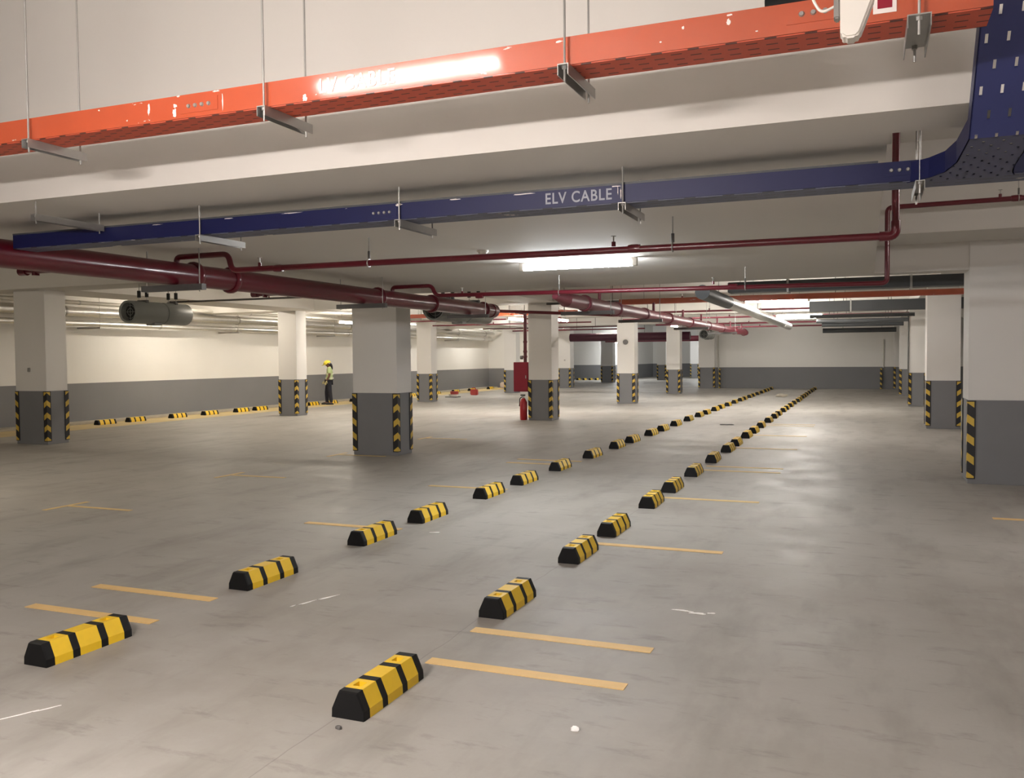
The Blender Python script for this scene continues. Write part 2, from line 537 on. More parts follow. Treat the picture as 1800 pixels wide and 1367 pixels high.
# ================================================================== WHEEL STOPS
def stop_mesh():
    bm = NB()
    ys = [0, .052, .165, .212, .352, .40, .512, .57]
    mats = [0, 1, 0, 1, 0, 1, 0]
    prof = [(-.085, 0), (-.083, .042), (-.047, .122), (.047, .122), (.083, .042), (.085, 0)]

    def ring(y, s=1.0, zs=1.0):
        return [bm.verts.new((x * s, y, z * zs)) for x, z in prof]
    rings = [ring(ys[0], .97, .96)] + [ring(ys[0] + .012)] + [ring(y) for y in ys[1:-1]] + [ring(ys[-1] - .012)] + [ring(ys[-1], .97, .96)]
    ms = [0] + mats + [0]
    for a, b, mi in zip(rings[:-1], rings[1:], ms):
        for k in range(5):
            if k == 2 and mi == 1 and (abs(a[0].co.y - .052) < .001 or abs(a[0].co.y - .40) < .001):
                y0, y1 = a[0].co.y + .030, b[0].co.y - .028
                q = [a[2], a[3], b[3], b[2]]
                hh = [(-.022, y0), (.022, y0), (.022, y1), (-.022, y1)]
                up = [bm.verts.new((x, y, .122)) for x, y in hh]
                dn = [bm.verts.new((x * .8, (y0 + y1) / 2 + (y - (y0 + y1) / 2) * .8, .07)) for x, y in hh]
                for j in range(4):
                    f = bm.faces.new((q[j], q[(j + 1) % 4], up[(j + 1) % 4], up[j]))
                    f.material_index = mi
                    f = bm.faces.new((up[j], up[(j + 1) % 4], dn[(j + 1) % 4], dn[j]))
                    f.material_index = mi
                f = bm.faces.new(dn)
                f.material_index = 0
                continue
            f = bm.faces.new((a[k], a[k + 1], b[k + 1], b[k]))
            f.material_index = mi
        f = bm.faces.new((a[0], a[5], b[5], b[0]))
        f.material_index = 0
    bm.faces.new(rings[0])
    bm.faces.new(rings[-1])
    return bm


stop0 = put('wheel_stop', stop_mesh(), [RUB, YEL])
used = [False]


def place_stop(x, y, label, group, rz=0.0):
    if not used[0]:
        o = stop0
        used[0] = True
    else:
        o = stop0.copy()
        C.objects.link(o)
    o.location = (x, y, 0.0)
    o.rotation_euler = (0, 0, rz)
    tag(o, label, 'wheel stop', group)


offs = [3.29, 4.90, 6.42, 7.50, 9.04, 10.17]
for rx, nm in ((-4.04, 'left'), (-2.13, 'right')):
    n = 0
    for k in range(5):
        for y in offs:
            yy = y + 8.33 * k
            if yy > 43.4:
                continue
            place_stop(rx - .0016 * (yy - 3) + random.uniform(-.006, .006), yy,
                       'yellow and black wheel stop, %s from the camera in the %s free standing row' % (ORD[n], nm),
                       '%s free standing row of wheel stops' % nm, random.uniform(-.02, .02))
            n += 1
wy = [14.9, 16.4, 17.4, 18.92, 20.2, 21.6, 22.5, 24.0, 25.35, 26.5, 28.1, 29.2, 30.8, 32.5, 34.8, 36.8, 38.6, 40.9]
for n, yy in enumerate(wy):
    place_stop(-17.80, yy, 'yellow and black wheel stop, %s from the left along the long left wall' % ORD[n],
               'wheel stops along the left wall', random.uniform(-.03, .03))
for n in range(5):
    place_stop(-18.6 + n * .44, 58.3, 'tiny dark wheel stop against the hall back wall, %s from its left end' % ORD[n],
               'wheel stops at the back wall of the deep hall')

# ================================================================== FLOOR TAPE
def tape(x0, x1, y, label, m=TAPE, wd=.085, group='yellow bay marking tapes', cross=None):
    bm = box(NB(), x0, x1, y - wd / 2, y + wd / 2, 0, .004)
    if cross:
        box(bm, cross - .03, cross + .03, y - .30, y + .28, 0, .0035)
    tag(put('floor_tape', bm, m), label, 'floor tape', group)


seq = [4.13, 4.66, 7.20, 9.82, 12.38, 12.84, 15.55, 18.15, 20.75, 21.2]
for n, y in enumerate(seq):
    mm = TAPE if y < 8 else TAPEW
    tape(-2.14, -1.07, y - .035 if n == 0 else y, 'yellow tape strip right of the right stop row, %s from the camera' % ORD[n], mm)
for n, y in enumerate(seq[:6]):
    tape(-5.08, -4.03, y - .02, 'yellow tape strip left of the left stop row, %s from the camera' % ORD[n], TAPE if y < 8 else TAPEW)
for n, y in enumerate((7.13, 9.82, 12.5, 15.65)):
    tape(-8.2, -7.28, y, 'faded yellow tape with a short cross end, %s from the camera' % ORD[n], TAPEW, .06, cross=-8.2)
tape(1.15, 2.2, 9.6, 'yellow tape strip by the right edge in front of the broad pillar')

# white splashes, stones, litter
def splash(pts, label):
    bm = NB()
    for (x, y, a, l, wd) in pts:
        n = 12
        vs = []
        for k in range(n):
            th = 2 * PI * k / n
            rr = 1 + .25 * math.sin(3 * th + x * 9) + .15 * math.cos(5 * th)
            px, py = l * math.cos(th) * rr, wd * math.sin(th) * rr
            vs.append(bm.verts.new((x + px * math.cos(a) - py * math.sin(a), y + px * math.sin(a) + py * math.cos(a), .0005)))
        f = bm.faces.new(vs)
        g = bmesh.ops.extrude_face_region(bm, geom=[f])
        bmesh.ops.translate(bm, verts=[q for q in g['geom'] if isinstance(q, bmesh.types.BMVert)], vec=(0, 0, .003))
    tag(put('paint_splash', bm, CHALK), label, 'paint mark', 'small white paint marks on the floor')


splash([(-3.40, 4.80, 1.3, .06, .008), (-3.34, 4.95, 1.2, .07, .010), (-3.44, 4.70, 1.4, .02, .005)], 'white paint streak on the floor between the two stop rows near the camera')
splash([(-1.06, 5.47, -.1, .06, .010), (-.96, 5.44, .0, .05, .014), (-.88, 5.47, .2, .025, .010)], 'white paint splash on the floor right of the right stop row')
splash([(-3.66, 7.16, .4, .05, .016)], 'small white paint spot near the third stop of the left row')
splash([(-3.55, 2.80, 1.1, .08, .003), (-3.49, 2.90, 1.1, .05, .003)], 'thin white scratch on the floor at the lower left')


def rock(loc, s, m, label, seed=0, name='stone', cat='stone'):
    bm = NB()
    bmesh.ops.create_icosphere(bm, subdivisions=2, radius=1)
    rnd = random.Random(seed)
    for v in bm.verts:
        v.co *= rnd.uniform(.75, 1.15)
        v.co.x *= s[0]
        v.co.y *= s[1]
        v.co.z = max(v.co.z, -.55) * s[2] + .55 * s[2]
    o = put(name, bm, m, None)
    o.location = loc
    return tag(o, label, cat)


rock((-1.15, 3.54, 0), (.020, .016, .011), CHALK, 'small white crumb on the floor near the bottom edge', 1, 'plaster_crumb', 'crumb')
rock((-2.11, 3.19, 0), (.016, .012, .010), DSTEEL, 'small dark stone in front of the nearest right row stop', 2)
rock((-3.00, 35.2, 0), (.22, .18, .09), KERB, 'low pile of pale rubble between the far ends of the stop rows', 3, 'rubble_lump', 'rubble')
rock((-2.99, 20.7, 0), (.17, .08, .015), DSTEEL, 'flat dark scrap on the floor between the stop rows', 4, 'flat_scrap', 'scrap')

# things left near the far left corner
PINKR = mat('faded_red_plastic', (0.38, 0.045, 0.04), 0.6)
CARD = mat('pale_cardboard', (0.55, 0.46, 0.40), 0.8)
t = empty('paint_bucket', (-15.60, 32.4, 0), 'red and white round paint bucket on the floor before the left wall stops', 'bucket')
put('bucket_body', tube(NB(), [(0, 0, 0), (0, 0, .22)], [.13, .16], 20), PLAST, t)
put('bucket_band', tube(NB(), [(0, 0, .12), (0, 0, .24)], [.165, .175], 20), PINKR, t)
put('tray_base', box(NB(), -.30, .22, -.28, .15, 0, .03, .01), DSTEEL, t)
t = empty('jerry_can', (-15.62, 34.4, 0), 'faded red plastic can on the floor right of the paint bucket', 'can')
put('can_body', box(NB(), -.16, .16, -.09, .09, 0, .25, .03), PINKR, t)
put('can_handle', tube(NB(), [(-.1, 0, .24), (-.1, 0, .31), (.06, 0, .31), (.06, 0, .24)], .016, 8, .03), PINKR, t)
tag(put('timber_block', box(NB(), -16.45, -16.20, 33.6, 33.75, 0, .06, .006), KERB), 'short dark timber block between the bucket and the red can', 'block')
bm = box(NB(), -.22, .22, -.15, .15, 0, .30, .05)
o = put('cardboard_box', bm, CARD)
o.location = (-17.1, 41.4, .05)
o.rotation_euler = (0, 0, .5)
tag(o, 'pale crumpled cardboard box on a board in the far left corner', 'box')
tag(put('timber_board', box(NB(), -17.5, -16.4, 40.7, 42.1, 0, .05, .005), YPAINT), 'pale flat board on the floor under the cardboard box', 'board')

# ================================================================== LAMPS
for i, (x, y, z, ax, L, col, label, top) in enumerate(LAMPS):
    t = empty('tube_lamp', (x, y, z), label, 'lamp', 'fluorescent tube lamps', 0 if ax == 'X' else PI / 2)
    e = D.materials.get('glow_%d_%s' % (L, ('%.2f' % col[2]))) or emission('glow_%d_%s' % (L, ('%.2f' % col[2])), col, L)
    put('diffuser', tube(NB(), [(-.60, 0, 0), (.60, 0, 0)], .036, 12), e, t)
    if i == 1:
        t.scale = (1.35, 1.3, 1)
    put('housing', box(NB(), -.64, .64, -.03, .03, .022, .052, .004), PLAST, t)
    put('end_cap', box(NB(), -.65, -.60, -.034, .034, -.036, .052, .004), PLAST, t)
    put('end_cap', box(NB(), .60, .65, -.034, .034, -.036, .052, .004), PLAST, t)
    if top - z > .12:
        for s in (-.45, .45):
            put('suspension_rod', tube(NB(), [(s, 0, .05), (s, 0, top - z)], .005, 6), STEEL, t)

# ================================================================== CABLE TRAYS
def chan(bm, x0, x1, y0, y1, z0, z1, th=.004, base=True, sides=True):
    if base:
        box(bm, x0, x1, y0, y1, z0, z0 + th)
    if sides:
        box(bm, x0, x1, y0, y0 + th, z0 + th, z1)
        box(bm, x0, x1, y1 - th, y1, z0 + th, z1)
        box(bm, x0, x1, y0 + th, y0 + .014, z1 - th, z1)
        box(bm, x0, x1, y1 - .014, y1 - th, z1 - th, z1)
    return bm


def glyphs(txt, size, bold):
    cu = D.curves.new('glyph', 'FONT')
    cu.body = txt
    cu.size = size
    cu.extrude = .0008
    cu.offset = bold
    cu.space_character = 1.12
    tmp = D.objects.new('glyph_tmp', cu)
    C.objects.link(tmp)
    me = D.meshes.new_from_object(tmp.evaluated_get(bpy.context.evaluated_depsgraph_get()))
    D.objects.remove(tmp)
    return me


def text_mesh(txt, size, loc, m, parent, sx=1.0, bold=0.0):
    """each painted letter a sub-part of the rail it is painted on"""
    xs = []
    for i in range(1, len(txt) + 1):
        if txt[i - 1] == ' ':
            xs.append(None)
            continue
        me = glyphs(txt[:i], size, bold)
        hi = max(v.co.x for v in me.vertices)
        me1 = glyphs(txt[i - 1], size, bold)
        xs.append((hi - max(v.co.x for v in me1.vertices), me1))
    for e in xs:
        if not e:
            continue
        dx, me = e
        me.name = 'letter'
        me.materials.clear()
        me.materials.append(m)
        o = D.objects.new('letter', me)
        C.objects.link(o)
        o.parent = parent
        o.location = (loc[0] + dx * sx, loc[1], loc[2])
        o.rotation_euler = (PI / 2, 0, 0)
        o.scale = (sx, 1, 1)


def splice(parent, x, y, z, h, m, n=4, gap=.037):
    bm = box(NB(), x - gap * (n / 2 + .8), x + gap * (n / 2 + .8), y - .003, y, z - h / 2, z + h / 2)
    pl = put('splice_plate', bm, m, parent)
    b2 = NB()
    for k in range(n):
        xx = x + (k - (n - 1) / 2) * gap
        tube(b2, [(xx, y - .003, z), (xx, y - .010, z)], [.010, .007], 10)
    put('bolt_heads', b2, STEEL, pl)


ot = empty('cable_tray', (0, 0, 0), 'long orange cable tray with worn white lettering across the top of the picture', 'cable tray')
put('side_rails', chan(NB(), -6.5, .36, 3.12, 3.29, 2.672, 2.778, base=False), ORANGE, ot)
put('tray_base', chan(NB(), -6.5, .36, 3.12, 3.29, 2.670, 2.778, sides=False), ORANGEB, ot)
text_mesh('LV CABLE', .085, (-2.11, 3.1185, 2.700), LETO, ot.children[0], .9, .001)
splice(ot, -2.735, 3.12, 2.725, .06, ORANGE)
splice(ot, -.15, 3.12, 2.735, .06, ORANGE)
sg = put('sticker', box(NB(), .015, .085, 3.117, 3.1195, 2.70, 2.762), LETO, ot)
put('sticker_print', box(NB(), .028, .072, 3.1155, 3.117, 2.715, 2.752), REDBOX, sg)

bt = empty('cable_tray', (0, 0, 0), 'long dark blue cable tray lettered ELV CABLE under the low ceiling', 'cable tray')
put('side_rails', chan(NB(), -5.88, 2.6, 4.70, 4.90, 2.437, 2.537, base=False), BLUE, bt)
put('tray_base', chan(NB(), -5.88, 2.6, 4.70, 4.90, 2.435, 2.537, sides=False), BLUEB, bt)
text_mesh('ELV CABLE', .086, (-1.685, 4.6985, 2.462), LETW, bt.children[0], .86, .0012)
splice(bt, -2.74, 4.70, 2.487, .055, BLUE)
splice(bt, .165, 4.70, 2.495, .055, BLUE)
put('gap_shade_strip', box(NB(), -5.88, .05, 4.698, 4.902, 2.537, 2.548), DUCTD, bt)  # dark strip stands in for the shadow gap above the tray

def scrape(parent, pts, y, seed):
    rnd = random.Random(seed)
    for (x, z, w_, h_) in pts:
        bm = NB()
        n = 14
        vs = []
        for k in range(n):
            a = 2 * PI * k / n
            q = rnd.uniform(.55, 1.15)
            vs.append(bm.verts.new((x + w_ / 2 * q * math.cos(a), y, z + h_ / 2 * q * math.sin(a))))
        f = bm.faces.new(vs)
        g = bmesh.ops.extrude_face_region(bm, geom=[f])
        bmesh.ops.translate(bm, verts=[q_ for q_ in g['geom'] if isinstance(q_, bmesh.types.BMVert)], vec=(0, .0012, 0))
        put('bare_patch', bm, LETO, parent)


scrape(ot.children[0], [(-3.02, 2.735, .014, .050), (-2.868, 2.735, .022, .022), (-2.872, 2.705, .024, .036), (-2.605, 2.728, .007, .085), (-2.64, 2.773, .04, .008), (-2.85, 2.775, .02, .007),
                        (-3.32, 2.765, .012, .008), (-3.15, 2.70, .01, .008), (-2.18, 2.69, .025, .03), (-1.06, 2.765, .03, .008),
                        (-.60, 2.748, .010, .012), (-.445, 2.745, .016, .022), (-.44, 2.768, .02, .007), (-.68, 2.71, .008, .006), (-.35, 2.70, .012, .006)], 3.1185, 5)
scrape(bt.children[0], [(-1.245, 2.490, .006, .075), (-1.27, 2.530, .07, .007), (-1.262, 2.505, .005, .045), (-2.62, 2.528, .05, .018), (-2.25, 2.531, .09, .008), (-3.4, 2.531, .16, .006),
                        (-3.9, 2.53, .10, .007), (-4.5, 2.528, .09, .006), (-1.82, 2.529, .14, .008)], 4.6985, 8)

# branch of the blue tray coming forward and climbing
rt = empty('cable_tray', (0, 0, 0), 'wide perforated blue cable tray branch climbing at the upper right corner', 'cable tray')
path = [(4.72, 2.432), (3.86, 2.432), (3.40, 2.86), (2.85, 3.42), (2.6, 3.98)]
x0, x1 = .365, .60
wid = [(.22, .66), (x0, x1), (x0, x1), (x0, x1), (x0, x1)]


def ribbon(bm, xa, xb, up0, up1):
    pr = None
    for i, (y, z) in enumerate(path):
        # normal pointing to the tray's open side
        a = path[max(0, i - 1)]
        b = path[min(len(path) - 1, i + 1)]
        ty, tz = b[0] - a[0], b[1] - a[1]
        l = math.hypot(ty, tz)
        ny, nz = -tz / l, ty / l
        if nz < 0 or (abs(nz) < 1e-6 and ny < 0):
            ny, nz = -ny, -nz
        e0, e1 = (xa[i], xb[i])
        vs = [bm.verts.new((e0, y + ny * up0, z + nz * up0)), bm.verts.new((e1, y + ny * up0, z + nz * up0)),
              bm.verts.new((e1, y + ny * up1, z + nz * up1)), bm.verts.new((e0, y + ny * up1, z + nz * up1))]
        if pr:
            for k in range(4):
                bm.faces.new((pr[k], pr[(k + 1) % 4], vs[(k + 1) % 4], vs[k]))
        else:
            bm.faces.new(vs)
        pr = vs
    bm.faces.new(pr[::-1])
    return bm


# finer first stretch: flared junction
path = [(4.715, 2.432), (4.62, 2.432), (4.50, 2.432), (4.30, 2.432), (3.86, 2.432), (3.44, 2.83), (2.90, 3.38), (2.65, 3.98)]
fl = [.18, .27, .33, .36, .365, .365, .365, .365]
fr = [.64, .62, .61, .603, .60, .60, .60, .60]
put('tray_base', ribbon(NB(), fl, fr, 0, .004), BLUEH, rt)
b2 = ribbon(NB(), fl, [v + .005 for v in fl], .0, .095)
ribbon(b2, [v - .005 for v in fr], fr, .0, .095)
put('side_rails', b2, BLUE, rt)


def hanger(name, x, ya, yb, zs, top, label, wd=.042, group='steel hangers under the cable trays'):
    """strut channel under a tray with a threaded rod at each end"""
    t = empty(name, (x, (ya + yb) / 2, zs), label, 'hanger', group)
    h = (yb - ya) / 2
    bm = box(NB(), -wd / 2, wd / 2, -h, h, -.004, 0)
    box(bm, -wd / 2, -wd / 2 + .003, -h, h, -.042, -.004)
    box(bm, wd / 2 - .003, wd / 2, -h, h, -.042, -.004)
    put('strut_channel', bm, STEEL, t)
    for s in (-1, 1):
        yy = s * (h - .022)
        put('threaded_rod', tube(NB(), [(0, yy, -.06), (0, yy, top - zs)], .0045, 8), STEEL, t)
        put('nut', tube(NB(), [(0, yy, -.016), (0, yy, -.004)], .010, 6), STEEL, t)
    return t


for x, l in ((-3.75, 'steel hanger holding the orange tray near the left edge'), (-2.37, 'steel hanger holding the orange tray left of its lettering'),
             (-1.03, 'steel hanger holding the orange tray right of the bright glare')):
    hanger('tray_hanger', x, 3.075, 3.42, 2.669, H, l)
hanger('tray_hanger', .15, 3.075, 3.40, 2.669, H, 'flat steel hanger on the orange tray beside the white housing', .07)
hanger('tray_hanger', -4.12, 4.66, 5.12, 2.434, LOW, 'steel hanger under the blue tray near the red main pipe')
hanger('tray_hanger', -2.61, 4.66, 5.14, 2.434, LOW, 'steel hanger under the blue tray left of its lettering')
hanger('tray_hanger', -1.23, 4.66, 5.10, 2.434, LOW, 'steel hanger under the blue tray right of its lettering')
hanger('tray_hanger', .235, 4.64, 5.02, 2.429, H, 'steel hanger with two long rods at the blue tray junction')
hanger('tray_hanger', -4.97, 4.12, 4.67, 2.548, LOW, 'empty steel strut hanger in front of the blue tray at the left edge')

# white housing hanging in front of the orange tray
t = empty('plastic_housing', (-.035, 2.6, 2.455), 'white tapered plastic housing hanging in front of the orange tray at the top', 'light housing')
bm = NB()
prof = [(-.035, .012), (-.022, 0), (.005, 0), (.016, .010), (.052, .105), (.056, .30), (-.036, .30)]
fa = [bm.verts.new((x, -.03, z)) for x, z in prof]
fb = [bm.verts.new((x, .03, z)) for x, z in prof]
bm.faces.new(fa)
bm.faces.new(fb[::-1])
for k in range(len(prof)):
    bm.faces.new((fa[k], fa[(k + 1) % len(prof)], fb[(k + 1) % len(prof)], fb[k]))
bmesh.ops.bevel(bm, geom=bm.edges[:], offset=.006, segments=2, affect='EDGES', clamp_overlap=True)
put('housing_shell', bm, PLAST, t)
put('hanging_stem', tube(NB(), [(0, 0, .29), (0, 0, H - 2.455)], .012, 8), STEEL, t)
put('side_clip', box(NB(), -.052, -.035, -.02, .02, .06, .14, .004), STEEL, t)
put('loose_wire', tube(NB(), [(-.046, 0, .10), (-.085, 0, .085), (-.11, 0, .13), (-.10, 0, .28)], .004, 8, .03), PLAST, t)
tag(put('cable_sleeve', tube(NB(), [(-.33, 3.20, 2.808), (.36, 3.20, 2.808)], .030, 14), RUB, None, True),
    'black cable sleeve lying on top of the orange tray', 'cable')


# ================================================================== PIPES
def sprinkler(parent, x, y, z, s=1.0):
    sp = put('sprinkler_head', tube(NB(), [(x, y, z), (x, y, z + .035 * s)], .016 * s, 10), RED, parent)
    bm = tube(NB(), [(x, y, z + .035 * s), (x, y, z + .075 * s)], .005 * s, 6)
    tube(bm, [(x, y, z + .075 * s), (x, y, z + .079 * s)], .020 * s, 12)
    put('deflector', bm, STEEL, sp)


def coupling(parent, x0, y0, z0, r, ax='X', l=.05):
    d = Vector((l, 0, 0)) if ax == 'X' else Vector((0, l, 0)) if ax == 'Y' else Vector((0, 0, l))
    c = Vector((x0, y0, z0))
    bm = tube(NB(), [c - d / 2, c - d / 4, c + d / 4, c + d / 2], [r * 1.12, r * 1.25, r * 1.25, r * 1.12], 18)
    put('coupling', bm, parent.children[0].data.materials[0] if parent.children else RED, parent, True)


def pipe(name, pts, r, m, label, cat='pipe', group=None, rad=.06, seg=14):
    t = empty(name, (0, 0, 0), label, cat, group)
    put('pipe_run', tube(NB(), pts, r, seg, rad), m, t, True)
    return t


def pipe_hanger(x, y, z, r, top, label, thick=False):
    t = empty('pipe_hanger', (x, y, z), label, 'hanger', 'single rod pipe hangers')
    ring = [(0, (r + .0075) * math.cos(a), (r + .0075) * math.sin(a)) for a in [2 * PI * k / 16 for k in range(17)]]
    put('clamp_ring', tube(NB(), ring, .005, 6), STEEL, t)
    put('threaded_rod', tube(NB(), [(0, 0, r), (0, 0, top - z)], .005, 8), STEEL, t)
    put('rod_coupling', tube(NB(), [(0, 0, r + .01), (0, 0, r + .075)], .013 if thick else .010, 8), DSTEEL, t)


# main pipe, left
MX, MZ, MR = -6.0, 2.41, .108
mp = pipe('fire_main_pipe', [(MX, 1.5, MZ), (MX, 13.95, MZ)], MR, RED, 'thick dark red main pipe running from the left edge towards the centre', 'pipe', None, 0, 28)
for y in (6.72, 7.25, 10.15, 11.7, 13.6):
    coupling(mp, MX, y, MZ, MR, 'Y', .07)
put('end_cap', tube(NB(), [(MX, 13.9, MZ), (MX, 14.05, MZ), (MX, 14.1, MZ)], [MR * 1.1, MR * 1.1, MR * .7], 28), RED, mp, True)
# stubs on its left side
for y, l in ((5.4, 'short capped red stub pipe left of the thick main pipe, near the left edge'), (8.45, 'short capped red stub pipe left of the thick main pipe, in front of a pillar')):
    t = pipe('pipe_stub', [(MX - .62, y, 2.365), (MX - .09, y, 2.365)], .026, RED, l)
    put('cap', tube(NB(), [(MX - .68, y, 2.365), (MX - .60, y, 2.365)], .036, 14), RED, t, True)
    put('lower_plug', tube(NB(), [(MX - .50, y, 2.365), (MX - .50, y, 2.325)], .03, 12), RED, t, True)

# branch one
b1 = pipe('sprinkler_branch_pipe', [(MX, 6.5, MZ + .05), (MX, 6.5, 2.565), (-5.40, 6.5, 2.565), (-5.36, 6.5, 2.415), (.18, 6.5, 2.40), (.18, 6.5, 3.16), (3.2, 6.5, 3.18)],
          .026, RED, 'dark red branch pipe nearest the camera, passing in front of the bright lamp', 'pipe', 'red sprinkler branch pipes')
for x in (-5.05, -1.78):
    sprinkler(b1, x, 6.5, 2.435)
for x in (-4.85, -1.62):
    coupling(b1, x, 6.5, 2.41, .026, 'X', .09)
put('elbow', tube(NB(), [(.08, 6.5, 2.40), (.18, 6.5, 2.40), (.18, 6.5, 2.50)], .033, 14, .06), RED, b1, True)
pipe_hanger(-3.92, 6.5, 2.412, .026, LOW, 'pipe hanger on the nearest red branch, left of the bright lamp')
pipe_hanger(-1.33, 6.5, 2.405, .026, LOW, 'dark thick pipe hanger on the nearest red branch, right of the bright lamp', True)
# branch two
b2 = pipe('sprinkler_branch_pipe', [(MX, 10.55, MZ + .05), (MX, 10.55, 2.57), (-5.40, 10.55, 2.57), (-5.34, 10.55, 2.435), (.21, 10.55, 2.385), (.21, 10.55, 3.21), (3.2, 10.55, 3.23)],
          .027, RED, 'dark red branch pipe passing just below the bright lamp', 'pipe', 'red sprinkler branch pipes')
for x in (-4.95, -1.68):
    sprinkler(b2, x, 10.55, 2.445)
sprinkler(b2, 1.30, 10.55, 3.24)
for x in (-4.7, -1.45, 1.45):
    coupling(b2, x, 10.55, 3.22 if x > 0 else 2.41, .027, 'X', .10)
pipe_hanger(-3.60, 10.55, 2.418, .027, LOW, 'pipe hanger on the second red branch, under the bright lamp')
pipe_hanger(-1.31, 10.55, 2.398, .027, LOW, 'pipe hanger on the second red branch, far right of the bright lamp')
pipe_hanger(1.47, 10.55, 3.222, .027, H, 'pipe hanger on the raised red branch beside the broad right pillar')


def cross_support(x, y, half, ztop, top, label, m=DSTEEL):
    t = empty('pipe_support', (x, y, ztop), label, 'pipe support', 'steel supports under the main pipes')
    bm = box(NB(), -half, half, -.03, .03, -.055, 0)
    put('strut_channel', bm, m, t)
    for s in (-1, 1):
        put('threaded_rod', tube(NB(), [(s * (half - .05), 0, -.07), (s * (half - .05), 0, top - ztop)], .006, 8), STEEL, t)
    return t


cross_support(MX, 6.45, .36, MZ - MR, LOW, 'steel strut under the thick main pipe beside the big grey fan')
cross_support(MX, 9.75, .36, MZ - MR, LOW, 'steel strut under the thick main pipe above the widest central pillar')
cross_support(MX, 13.0, .36, MZ - MR, H, 'steel strut near the end of the thick main pipe')

# second main, centre
m2 = pipe('fire_main_pipe', [(-3.9, 11.7, 2.40), (-3.9, 31.5, 2.40)], .10, REDDUST, 'long dusty red main pipe with many couplings running into the distance', 'pipe', None, 0, 24)
put('reducer', tube(NB(), [(-3.9, 11.25, 2.42), (-3.9, 11.35, 2.42), (-3.9, 11.72, 2.40)], [.04, .05, .10], 20), REDDUST, m2, True)
for y in (12.6, 14.4, 16.4, 18.6, 21, 23.6, 26, 28.6, 31):
    coupling(m2, -3.9, y, 2.40, .10, 'Y', .12)
for y in (13.4, 17.2, 20.2, 22.6, 25.2, 27.8, 30.4):
    put('riser_nipple', tube(NB(), [(-3.9, y, 2.48), (-3.9, y, 2.66)], .026, 10), REDDUST, m2, True)
for y, l in ((12.9, 'first'), (16.3, 'second'), (21.5, 'third'), (26.5, 'fourth')):
    cross_support(-3.95, y, .42, 2.298, H, 'steel strut under the long dusty main pipe, %s from the camera' % l)
pipe('crossover_pipe', [(-8.95, 20.42, 2.79), (-4.0, 20.3, 2.50)], .04, RED, 'dark red crossover pipe above the pillar with the hose cabinet')

# silver insulated pipe
sp = pipe('insulated_pipe', [(-2.15, 12.75, 2.50), (-2.15, 27.6, 2.46)], .10, FOIL, 'shiny silver insulated pipe slanting beside the line of lamps', 'pipe', None, 0, 20)
put('grey_sleeve', tube(NB(), [(-2.15, 12.55, 2.50), (-2.15, 15.0, 2.49)], .104, 20), DUCTD, sp, True)
put('flange', tube(NB(), [(-2.15, 25.3, 2.465), (-2.15, 25.6, 2.465)], .105, 20), FOIL, sp, True)
pipe_hanger(-2.15, 20, 2.48, .09, H, 'hanger holding the shiny silver insulated pipe')

# ducts along the left wall
for x, z, r, l, mm in ((-18.25, 2.83, .125, 'thick silver round duct along the left wall', FOIL), (-18.30, 2.55, .075, 'thinner silver pipe below the duct along the left wall', FOIL),
                       (-17.75, 3.02, .05, 'thin pale pipe above the duct along the left wall', GALV)):
    t = pipe('wall_duct', [(x, 6.0, z), (x, 42.6, z)], r, mm, l, 'duct', None, 0, 18)
    for k in range(11):
        y = 9.5 + 3.2 * k
        put('duct_band', tube(NB(), [(x, y, z), (x, y + .05, z)], r * 1.1, 18), STEEL, t, True)
for k in range(6):
    y = 11.5 + 5.3 * k
    t = empty('duct_bracket', (-18.25, y, 2.42), 'steel bracket under the left wall ducts, %s from the left' % ORD[k], 'bracket', 'brackets of the left wall ducts')
    put('bracket_arm', box(NB(), -.54, .25, -.02, .02, 0, .045), STEEL, t)
    put('threaded_rod', tube(NB(), [(.22, 0, 0), (.22, 0, H - 2.42)], .006, 6), STEEL, t)

# thin red pipe far left and other thin cross pipes
TH = 'thin cross pipes below the beams'
t = pipe('thin_sprinkler_pipe', [(-15.0, 16, 3.08), (-15.0, 16, 2.945), (-8.2, 16, 2.945)], .022, DSTEEL, 'thin dark pipe with upright ends crossing above the left aisle', 'pipe', TH)
for x in (-14.45, -12.2, -11.7):
    sprinkler(t, x, 16, 2.96)
thin = [(-13.9, -8.2, 24.2, 2.74, .022, RED, 'thin red pipe just behind the left orange tray'),
        (-13.9, -8.2, 27.2, 2.72, .022, RED, 'thin red pipe beyond the lamp beside the hose cabinet'),
        (-7.0, 1.0, 19.6, 2.86, .028, DSTEEL, 'dark thin pipe just beyond the right orange tray'),
        (-7.0, 1.1, 23.0, 2.76, .025, REDDUST, 'dusty red thin pipe crossing left of the silver pipe, near one'),
        (-7.0, 1.1, 26.6, 2.74, .025, REDDUST, 'dusty red thin pipe crossing left of the silver pipe, middle one'),
        (-7.0, 1.1, 31.2, 2.72, .028, REDDUST, 'dusty red thin pipe crossing left of the silver pipe, far one'),
        (-7.0, 1.1, 34.6, 2.70, .028, REDDUST, 'dusty red thin pipe farthest down the middle aisle'),
        (-13.9, -8.2, 31.5, 2.72, .022, RED, 'thin red pipe seen left of the sensor pillar, near one'),
        (-13.9, -8.2, 34.6, 2.72, .028, RED, 'thin red pipe seen left of the sensor pillar, far one')]
for x0_, x1_, y, z, r, mm, l in thin:
    t = pipe('thin_sprinkler_pipe', [(x0_, y, z), (x1_, y, z)], r, mm, l, 'pipe', TH)
    for k in range(3):
        x = x0_ + (x1_ - x0_) * (.2 + .3 * k)
        put('support_rod', tube(NB(), [(x, y, z), (x, y, H - .02 if not any(b - .1 < y < b + .9 for b in (20.6, 28.8, 36.9)) else SOF)], .008, 6), DSTEEL, t)
    sprinkler(t, x0_ + (x1_ - x0_) * .4, y, z + r, 1.3)
